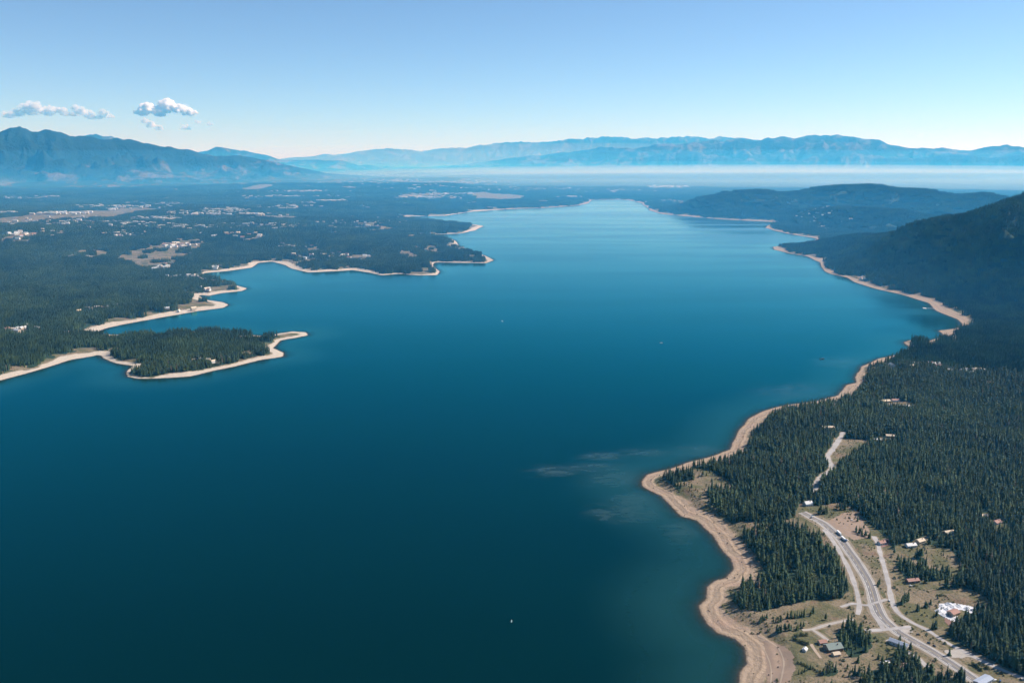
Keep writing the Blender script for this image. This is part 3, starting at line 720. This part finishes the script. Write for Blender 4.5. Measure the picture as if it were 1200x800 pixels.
def near_house(px, py, rz, w, d, h, rise, wall, roof, label, cat='house', chimney=True, name='house'):
    X, Y, Z = [float(c[0]) for c in ground(px, py)]
    t = empty(name, (X, Y, Z), rz, label, cat)
    (W, WF), (Rf, RF) = house_parts(w, d, h, rise)
    link('wall', mesh_data('wall', W, WF, [M[wall]]), t); ro = link('roof', mesh_data('roof', Rf, RF, [M[roof]]), t)
    if chimney: link('chimney', mesh_data('chimney', *boxv(w*.2,w*.2+.9,-d*.2,-d*.2+.9,h,h+rise+.9), [M['wall_brown']]), ro)
    nwin = max(1, int(w//4))
    wm = mesh_data('window', *boxv(-.7,.7,-.06,.06,0,1.3), [M['glass']])
    for i in range(nwin):
        xx = -w/2+w*(i+.5)/nwin
        for sgn in (-1, 1):
            if sgn < 0 and i == nwin//2: continue
            link('window', wm, t, (xx, sgn*(d/2+.04), 1.0))
    link('door', mesh_data('door', *boxv(-.55,.55,-.07,.07,0,2.1), [M['wood']]), t, (-w/2+w*(nwin//2+.5)/nwin, -d/2-.04, 0))
    return t
near_house(946.5,592,.3,14,10,5,3.5,'wall_white','roof_white','white gabled house with a pale roof at the top end of the highway')
near_house(976,760,.25,20,13,4,3.5,'wall_brown','roof_green','large house with a green-grey roof beside the small grove behind the beach')
near_house(979.5,767.5,.25,9,6,3,1.8,'wall_tan','roof_tan','small cream-roofed shed in front of the large green-grey roofed house','shed',False,'shed')
near_house(963.5,753.5,.2,10,7,3,1.8,'wall_tan','roof_red','shed with a pinkish roof at the end of the driveway','shed',False,'shed')
near_house(943,762,.9,6,5,2.6,1.8,'wall_white','roof_white','tiny white cabin among the bushes behind the beach','cabin',False,'cabin')
near_house(1053,755.5,-.75,22,8,4,2,'wall_white','roof_blue','long building with a blue-grey roof below the highway junction','building',False,'building')
near_house(1037,778,.3,10,6,3,1.6,'wall_white','roof_white','white-roofed cabin among the trees at the bottom edge','cabin',False,'cabin')
near_house(1056,783,.35,13,9,4,3,'wall_brown','roof_brown','brown-roofed house in the loose wood at the bottom edge')
near_house(1069,681.5,.2,18,8,3.5,2,'wall_brown','roof_red','long red-brown roofed house on the grass right of the frontage road')
near_house(1117,719.5,.5,14,10,4,2.2,'wall_tan','roof_red','pink-roofed shed standing on the white gravel lot','shed',False,'shed')
near_house(1152,799.5,.55,24,10,4,1.2,'roof_white','roof_blue','low blue-grey roofed building cut by the bottom edge beside the highway','building',False,'building')
near_house(1033,637,.4,12,8,3.5,2.2,'wall_white','roof_red','red-roofed house at the head of the frontage road')
near_house(1067,640,.2,16,9,3.5,2.4,'wall_white','roof_white','white house at the edge of the thin wood right of the highway')
near_house(1078,635,.5,14,9,3.5,2.4,'wall_tan','roof_tan','tan-roofed house between the white house and the dense forest')
near_house(1112,625,.3,18,9,3.5,2.2,'wall_tan','roof_tan','wide tan house in a small gap of the right forest')
near_house(1120,633,-.2,10,8,3.5,2.2,'wall_white','roof_grey','grey-roofed house just below the wide tan house in the right forest')
near_house(1137.5,622.5,.2,8,7,3.5,2.2,'wall_white','roof_white','small white house alone in the dark right forest','house',False)
near_house(1153,605.5,.3,12,8,3.5,2.2,'wall_tan','roof_tan','tan cottage in the upper of two gaps in the right forest')
near_house(1168,613,.5,14,9,3.5,2.4,'wall_white','roof_red','pinkish-roofed house in the lower of two gaps in the right forest')
near_house(1195,613.5,.5,12,8,3.5,2.2,'wall_white','roof_white','white-roofed house at the right edge of the picture in the forest','house',False)
near_house(1128,652,.3,11,7,3.5,2,'wall_white','roof_white','white cabin hidden among the trees of the lower right forest','cabin',False,'cabin')
near_house(970,502,.1,26,10,4,2,'wall_tan','roof_tan','long pale building at the top of the forest road','building',False,'building')
near_house(998,507,.2,16,10,4,2.5,'wall_tan','roof_tan','tan house to the right of the forest road')
near_house(1037,471,.2,24,12,4,2.5,'wall_tan','roof_tan','tan-roofed lodge in the clearing above the forest road','building',False,'building')
near_house(1049,470,.0,18,12,4,2.5,'wall_white','roof_red','pinkish-roofed house beside the tan-roofed lodge')
near_house(1062,477,.1,18,10,4,2.5,'wall_white','roof_white','white-roofed house at the right end of the lodge clearing')
near_house(1027,517,.2,16,10,4,2.5,'wall_white','roof_white','white house in the clearing right of the grassy field')
near_house(1043,512,-.2,18,10,4,2.5,'wall_tan','roof_tan','tan house in the clearing right of the grassy field')
# small houses farther away: one mesh each
def far_house_mesh(w, d, h, wall, roof):
    (W, WF), (Rf, RF) = house_parts(w, d, h, 2.6)
    return mesh_data('house', W+Rf, list(WF)+[tuple(i+len(W) for i in q) for q in RF], [M[wall], M[roof]], [0]*len(WF)+[1]*len(RF))
FAR = [far_house_mesh(15,10,4.5,a,b) for a,b in (('wall_white','roof_white'),('wall_white','roof_grey'),('wall_tan','roof_tan'),('wall_white','roof_red'),('wall_tan','roof_white'),('wall_white','roof_tan'))]
CLUST = [  # centre, spread, count, size, where
 (1085,428,22,4,10,1.0,'among the trees above the right beach bend'),(1130,436,30,3,14,1.0,'in the settlement row inside the right forest'),(1060,430,12,3,4,1.0,'near the pink beach on the right shore'),(1152,450,10,2,3,1.0,'below the settlement row in the right forest'),
 (1010,327,8,1.5,5,1.2,'on the small point of the right shore'),(250,424,35,6,8,1.0,'among the pines of the near left peninsula'),(290,405,14,4,4,1.0,'on the far flank of the near left peninsula'),(60,434,20,3,6,1.0,'along the lower left beach'),
 (225,366,30,3,9,1.2,'behind the left sand beach'),(115,362,26,4,8,1.3,'in the left forest above the sand beach'),(30,387,22,4,8,1.3,'in the clearing at the left edge'),(245,340,12,3,5,1.2,'on the narrow left spit'),
 (225,325,28,3,14,1.3,'on the shore at the head of the left bay'),(190,315,14,3,12,1.6,'at the foot of the big brown field'),(210,288,22,4,22,1.6,'at the top of the big brown field'),(108,303,4,1,3,2.0,'alone left of the big brown field'),
 (517,316,5,3,6,1.4,'on the beach of the middle headland'),(538,292,8,3,9,1.5,'on the tip of the wooded headland'),(400,301,50,4,22,1.5,'in the fields of the middle headland'),(345,290,30,5,16,1.5,'in the scattered village behind the left bay'),
 (255,313,20,2,5,1.3,'above the white beach of the left bay'),(145,276,22,4,24,1.8,'in the far left village'),(25,275,28,4,16,1.8,'in the clearing strip at the far left'),(275,277,40,4,18,1.8,'in the woods behind the left bay'),(100,265,20,2,6,1.8,'north of the far left clearing')]
HOUSE_N = 0; HROLL = {}
rdh = random.Random(9)
for cx, cyy, sx, sy, n, s, where in CLUST:
    aa = np.array([(cx+rdh.gauss(0,.5)*sx, cyy+rdh.gauss(0,.5)*sy) for _ in range(n)])
    X, Y, Z = ground(aa[:,0], aa[:,1]); S = land(X, Y)[1]
    for x_, y_, z_, s_ in zip(X, Y, Z, S):
        if s_ < 12: continue
        v = rdh.randrange(6); look = ('white house','grey-roofed white house','tan house','red-roofed white house','pale-roofed tan house','tan-roofed white house')[v]
        o = link('house', FAR[v], None, (x_, y_, z_+6+2.5*s), rdh.choice((0,.3,1.6,.9,-.4))); q = s**.6*rdh.uniform(.7,1.15); o.scale = (q*1.2, q, q*1.3)
        o.location.z = z_+ (1 if s <= 1.0 else 4)
        HROLL.setdefault((look, where), []).append((float(project(x_, y_, z_)[0]), o)); HOUSE_N += 1
ORD = ('leftmost', 'second from left', 'third from left', 'fourth from left', 'fifth from left', 'sixth from left')
for (look, where), L_ in HROLL.items():
    L_.sort(key=lambda q: q[0])
    for i, (_, o) in enumerate(L_):
        w = '' if len(L_) == 1 else ', '+(('the left one','the right one')[i] if len(L_) == 2 else ORD[i] if i < len(ORD) else 'farther right')
        lb = f'small {look} {where}{w}'
        if len(lb.replace('-', ' ').split()) > 16: lb = f'{look} {where}{w}'.replace(' of the ', ' of ').replace(' the near ', ' ').replace('in the scattered', 'in')
        tag(o, lb, 'house', f'{look}s {where}')
FARC = [(30,233,30,1.5,16,3),(60,231,12,1,8,3),(8,250,12,1,7,3),(62,251,16,1.2,14,3),(95,251,20,1,8,3),(110,242,16,1,10,3),(150,243,50,2,22,3),(190,240,30,1.5,20,3),(130,246,10,1,6,3),(185,257,34,2,26,2.5),(150,262,50,3,22,2.4),(240,250,45,3,40,2.6),(262,247,24,2,34,2.6),
 (300,252,30,2,12,2.6),(355,225,50,1.2,36,3.4),(330,231,60,1.2,20,3.4),(390,236,20,1,18,3.4),(355,239,14,.8,9,3.4),(500,232,36,2,40,3.4),(525,228,30,1.2,22,3.4),(450,206,60,1.5,30,4.5),(420,215,50,2,20,4.5),(470,212,40,1,16,4.5),(560,214,60,1.5,24,4.5),(510,221,60,1,20,4),
 (330,243,40,2,14,3),(420,262,60,5,14,2),(320,266,60,4,20,2.2),(60,262,60,6,22,2.2),(220,266,60,3,26,2.2),(780,220,26,1.5,40,5),(790,237,20,1.5,18,3),(670,231,14,1,12,3),(960,255,26,2,20,2.2),(720,224,40,2,16,4),(620,222,60,2,20,4)]
V = []; Fc = []; mi = []
for cx, cyy, sx, sy, n, s in FARC:
    aa = np.array([(cx+rdh.gauss(0,.5)*sx, cyy+rdh.gauss(0,.5)*sy) for _ in range(int(n*2.6))])
    X, Y, Z = ground(aa[:,0], aa[:,1]); S = land(X, Y)[1]
    for x_, y_, z_, s_ in zip(X, Y, Z, S):
        if s_ < 20: continue
        q = .40*s*rdh.uniform(.6,1.6); (W, WF), (Rf, RF) = house_parts(16*q*rdh.uniform(.8,1.8), 11*q, 5+3*q, 2+q)
        zz = z_+6
        for vs, fs, m in ((W, WF, rdh.choice((0,0,1))), (Rf, RF, rdh.choice((2,2,3,4)))):
            i0 = len(V); V += [(a+x_, b+y_, c+zz) for a,b,c in vs]; Fc += [tuple(i0+k for k in f_) for f_ in fs]; mi += [m]*len(fs)
o = link('distant_houses', mesh_data('distant_houses', V, Fc, [M['wall_white'],M['wall_tan'],M['roof_white'],M['roof_tan'],M['roof_grey']], mi)); tag(o, kind='stuff')
print('HOUSES', HOUSE_N)

# ---------------------------------------------------------------- vehicles
def wheel_data(r, w):
    n = 10; V = []
    for y_ in (-w/2, w/2): V += [(r*math.cos(i*2*math.pi/n), y_, r*math.sin(i*2*math.pi/n)) for i in range(n)]
    return mesh_data('wheel', V, [tuple(range(n-1,-1,-1)), tuple(range(n,2*n))]+[(i,(i+1)%n,n+(i+1)%n,n+i) for i in range(n)], [M['tyre']])
WH = wheel_data(.36,.25); WHB = wheel_data(.52,.35)
def prism(prof, w, name, m):           # side profile in x,z, extruded along y, upper points drawn in
    n = len(prof); zt = max(p[1] for p in prof); V = []
    for sgn in (-1,1): V += [(px_, sgn*w/2*(.86 if pz > zt*.75 else 1), pz) for px_, pz in prof]
    return mesh_data(name, V, [tuple(range(n-1,-1,-1)), tuple(range(n,2*n))]+[(i,(i+1)%n,n+(i+1)%n,n+i) for i in range(n)], [m])
CARB = [(-2.2,.35),(2.2,.35),(2.25,.75),(1.1,.95),(-2.15,.98)]
CABN = [(1.0,.95),(.35,1.48),(-1.4,1.5),(-2.0,.97)]
def car(px, py, rz, m, label):
    X, Y, Z = [float(c[0]) for c in ground(px, py)]
    t = empty('car', (X,Y,Z+.4), rz, label, 'car')
    link('body', prism(CARB, 1.85, 'body', M[m]), t); link('window', prism(CABN, 1.65, 'window', M['glass']), t); link('roof', mesh_data('roof', *boxv(-1.35,.3,-.68,.68,1.5,1.56), [M[m]]), t)
    for a in (-1.35,1.4):
        for b in (-.85,.85): link('wheel', WH, t, (a,b,.36))
    return t
def truck(px, py, rz, m, label):
    X, Y, Z = [float(c[0]) for c in ground(px, py)]
    t = empty('truck', (X,Y,Z+.4), rz, label, 'truck')
    link('trailer', mesh_data('trailer', *boxv(-8,3.6,-1.3,1.3,1.1,4.0), [M['car_white']]), t)
    link('cab', prism([(4,.7),(6.6,.7),(6.7,1.7),(6.0,3.3),(4.0,3.5)], 2.4, 'cab', M[m]), t)
    link('window', mesh_data('window', *boxv(6.05,6.5,-1.0,1.0,2.0,2.9), [M['glass']]), t)
    for a in (-7,-5.6,2.4,5.4):
        for b in (-1.1,1.1): link('wheel', WHB, t, (a,b,.52))
    return t
def heading(px, py, off=0):
    S = ROADW['highway']; X, Y, _ = ground(px, py); i = int(np.argmin(np.hypot(S[:,0]-X, S[:,1]-Y))); i = min(max(i,1), len(S)-2)
    d = S[i+1]-S[i-1]; return math.atan2(d[1], d[0])
truck(983.5,626,heading(984,626),'car_white','white lorry on the upper highway, rearmost of the cluster of vehicles')
truck(989,633,heading(989,633)+.15,'car_blue','lorry with a blue cab on the upper highway in front of the white lorry')
car(993,633,heading(992,634)+.3,'car_white','white car pulled over right of the lorries on the upper highway')
car(952,605.5,.6,'car_white','white car at the top end of the highway')
car(950,607,.6,'car_dark','dark car beside the white car at the top end of the highway')
car(1088.5,753.5,heading(1088,753),'car_dark','dark car on the lower highway, the one farther up the road')
car(1095,757,heading(1095,757),'car_dark','dark car on the lower highway, following close behind another dark car')
car(1075.5,743.5,.4,'car_dark','dark car parked on the pale verge above the lower highway')
car(995.5,607,.5,'car_dark','dark car parked on the brown field by the upper highway')
car(998,609.5,.4,'car_white','white car parked on the brown field by the upper highway')
car(1067,686.5,.2,'car_white','white car parked in front of the long red-brown house')
car(1042,704,1.4,'car_white','white van-like car on the shaded part of the frontage road')
car(1166,797,.6,'car_white','white car beside the low building at the bottom edge')
car(1172,798,.9,'car_blue','blue car beside the low building at the bottom edge')
car(1104,712,.7,'car_white','white car parked on the white gravel lot')
car(1139,715,.1,'car_blue','blue car parked at the right end of the white gravel lot')
# heaps of pale rubble on the lot
def heap(seed, r, h):
    rd = random.Random(seed); n = 14; V = [(0,0,h)]; rings = 4
    for k in range(1, rings+1):
        q = k/rings
        V += [(r*q*rd.uniform(.8,1.2)*math.cos(i*6.283/n), r*q*rd.uniform(.8,1.2)*math.sin(i*6.283/n), h*(1-q)**.9*rd.uniform(.7,1.2)-.5*(k == rings)) for i in range(n)]
    Fc = [(0,1+i,1+(i+1)%n) for i in range(n)]
    for k in range(rings-1): Fc += [(1+k*n+i, 1+(k+1)*n+i, 1+(k+1)*n+(i+1)%n, 1+k*n+(i+1)%n) for i in range(n)]
    return mesh_data('rubble_heap', V, Fc, [M['white_gravel']])
for i, (a, b, rr_, h, w) in enumerate([(1101,716,6,3,'at the left corner of the lot'),(1106,720.5,6,2.6,'on the lower edge of the lot'),(1104,710,5,2.2,'at the upper left of the lot'),(1112,708,6,3,'on the upper edge of the lot'),(1110,714,5,2.4,'in the middle of the lot'),
    (1117,711,5,2.4,'right of the middle heap'),(1124,710,6,2.2,'halfway to the right arm of the lot'),(1134,713,6,3,'on the right arm of the lot'),(1141,715,5,2.6,'at the right end of the lot'),(1121,725,4,2,'below the pink-roofed shed')]):
    X, Y, Z = [float(c[0]) for c in ground(a, b)]
    tag(link('rubble_heap', heap(40+i, rr_, h), None, (X,Y,Z)), f'heap of white rubble {w}', 'rubble heap')

# ---------------------------------------------------------------- boats
def boat(px, py, rz, L, label, m='foam'):
    X, Y = at_z(px, py); t = empty('boat', (float(X), float(Y), 0), rz, label, 'boat'); w = L*.3
    H = [(-L/2,-w/2,-.2),(L*.2,-w/2,-.2),(L/2,0,-.1),(L*.2,w/2,-.2),(-L/2,w/2,-.2),(-L/2,-w*.6,1.0),(L*.2,-w*.6,1.1),(L*.56,0,1.4),(L*.2,w*.6,1.1),(-L/2,w*.6,1.0)]
    link('hull', mesh_data('hull', H, [(0,4,3,2,1),(0,1,6,5),(1,2,7,6),(2,3,8,7),(3,4,9,8),(4,0,5,9),(5,6,7,8,9)], [M[m]]), t)
    link('cabin', mesh_data('cabin', *boxv(-L*.2,L*.15,-w*.36,w*.36,1.1,2.5), [M[m]]), t)
    link('window', mesh_data('window', *boxv(L*.15,L*.17,-w*.33,w*.33,1.5,2.3), [M['glass']]), t)
    return t
boat(599.5,728,1.4,4,'tiny white motorboat alone on the dark water near the bottom of the lake')
boat(588.5,376.5,2.2,10,'small white boat on the bright water in the middle of the lake')
boat(775,402,.05,10,'pale boat on the calm water right of the lake centre')
boat(963.5,420.5,.5,18,'dark boat lying off the pink beach on the right shore','car_dark')
def pier(px, py, rz, L, label):
    X, Y = at_z(px, py); t = empty('pier', (float(X), float(Y), 0), rz, label, 'pier')
    link('deck', mesh_data('deck', *boxv(-L/2,L/2,-2,2,.6,1.0), [M['foam']]), t)
    link('float', mesh_data('float', *boxv(L*.3,L*.5,-12,12,.55,1.05), [M['foam']]), t)
    for a in (-.4,0,.4): link('post', mesh_data('post', *boxv(L*a-.2,L*a+.2,2,2.4,-3,1.8), [M['wood']]), t)
pier(1091,361.5,2.9,60,'pale floating pier off the right bay beach')

# ---------------------------------------------------------------- clouds and low mist
def puff_mesh(name, blobs, m, seed):
    import bmesh
    bm = bmesh.new()
    for (cx, cyy, cz, r_) in blobs:
        q = bmesh.ops.create_icosphere(bm, subdivisions=3 if r_ > 300 else 2, radius=r_)['verts']
        co = np.array([v.co[:] for v in q]); n_ = fbm(co[:,0]/r_+cx*.01, co[:,1]/r_*.7+co[:,2]/r_+cz*.01, .6, 3, seed)
        co = co*(1+.7*(n_-.5))[:,None]; co[:,2] = np.where(co[:,2] < 0, co[:,2]*.4, co[:,2]); co += np.array([cx, cyy, cz])
        for v, c_ in zip(q, co): v.co = c_
    me = bpy.data.meshes.new(name); bm.to_mesh(me); bm.free(); me.materials.append(m)
    me.polygons.foreach_set('use_smooth', np.ones(len(me.polygons), bool)); return me
M['cloud'] = volume('cloud', (1,1,1), .02, .0)
M['cloud_veil'] = volume('cloud_veil', (1,1,1), .0005, .0)
M['cloud_thin'] = volume('cloud_thin', (1,1,1), .005, .0)
def cloud(pts, dist, label, seed, thin=False):     # pts: pixel centre and pixel radius of each puff
    c = np.mean([p[:2] for p in pts], 0); X, Y, Z = [float(v) for v in at_r(c[0], c[1], dist)]
    k = math.hypot(dist, Z)/F*1.0; rd = random.Random(seed); bl = []
    fx, fy = Y/math.hypot(X,Y), -X/math.hypot(X,Y)
    for px_, py_, r_ in pts:
        u = (px_-c[0])*k; w = (c[1]-py_)*k; dd = rd.uniform(-.5,.5)*r_*k
        bl.append((u*fx+dd*(-fy), u*fy+dd*fx, w, r_*k*.9))
        for _ in range(9):
            a = rd.uniform(-.25, 3.4); q = r_*k*rd.uniform(.6, 1.0); e = rd.uniform(-.6,.6)*r_*k; uu = u+q*math.cos(a)*1.15; ww = w+q*math.sin(a)*.8; d2 = dd+e
            bl.append((uu*fx-d2*fy, uu*fy+d2*fx, ww, r_*k*rd.uniform(.3, .55)))
    t = empty('cloud', (X,Y,Z), 0, label, 'cloud')
    link('core', puff_mesh('core', [(a,b,c,q*.92) for a,b,c,q in bl], M['cloud_thin' if thin else 'cloud'], seed), t)
    link('veil', puff_mesh('veil', [(a,b,c-.1*q,q*1.25) for a,b,c,q in bl], M['cloud_veil'], seed+20), t)
cloud([(166,133,5),(173,129,7),(180,131,6),(168,134,5),(184,134,5)],60000,'small white cumulus cloud, left one of the pair right of the left mountain',1)
cloud([(194,131,6),(198,126,7.5),(206,129,7.5),(213,130,7),(220,133,6),(190,135,4)],60000,'largest white cumulus cloud, right one of the pair',2)
cloud([(38,133,5),(42,127,6),(47,131,6),(52,133,4)],60000,'tallest white cloud above the left mountain peak',3, True)
cloud([(28,128,5),(20,134,6),(13,136,5),(24,132,4)],60000,'small pale cloud at the far left above the mountain',4, True)
cloud([(64,130,5),(70,131,5),(74,134,4),(60,134,4)],60000,'small round white cloud between two taller clouds over the mountain',5, True)
cloud([(92,130,5),(98,133,6),(104,137,5),(88,135,4)],60000,'white cloud leaning right above the mountain ridge',6, True)
cloud([(122,133,4),(126,137,4),(118,138,4)],60000,'faint cloud at the right end of the row over the mountain',7, True)
cloud([(176,144,4),(182,148,5),(190,151,4),(228,144,3),(240,146,3),(215,150,4)],64000,'faint low cloud under the pair of white clouds',9, True)
M['mist'] = volume('mist', (.84,.95,1), 3.9e-5, .1); M['far_mist'] = volume('far_mist', (.85,.95,1), 6e-5, .1)
def mist(px0, r0, rx, ry, h, nm, pw=1.0):
    import bmesh
    X, Y, _ = at_r(px0, 200, r0); bm = bmesh.new(); bmesh.ops.create_uvsphere(bm, u_segments=48, v_segments=16, radius=1)
    for v in bm.verts: v.co.z = math.copysign(abs(v.co.z)**pw*h, v.co.z); v.co.x *= rx; v.co.y *= ry
    me = bpy.data.meshes.new(nm); bm.to_mesh(me); bm.free(); me.materials.append(M[nm])
    tag(link(nm, me, None, (float(X), float(Y), 0)), kind='stuff')
M['valley_haze'] = volume('valley_haze', (.07,.46,1.0), 2.0e-5, .15)
mist(600, 24500, 46000, 22000, 300, 'valley_haze', .35)
mist(600, 24500, 46000, 22200, 420, 'valley_haze', .5)
mist(600, 25500, 48000, 22800, 520, 'valley_haze', .8)
mist(600, 26500, 48000, 23000, 850, 'valley_haze', 1.0)
mist(1000, 27500, 15000, 7500, 170, 'mist')
mist(1050, 26500, 15500, 10000, 290, 'mist')
mist(950, 26500, 17000, 13000, 420, 'mist')
mist(860, 29500, 14000, 7000, 330, 'mist')
mist(700, 51000, 38000, 3000, 1500, 'far_mist')
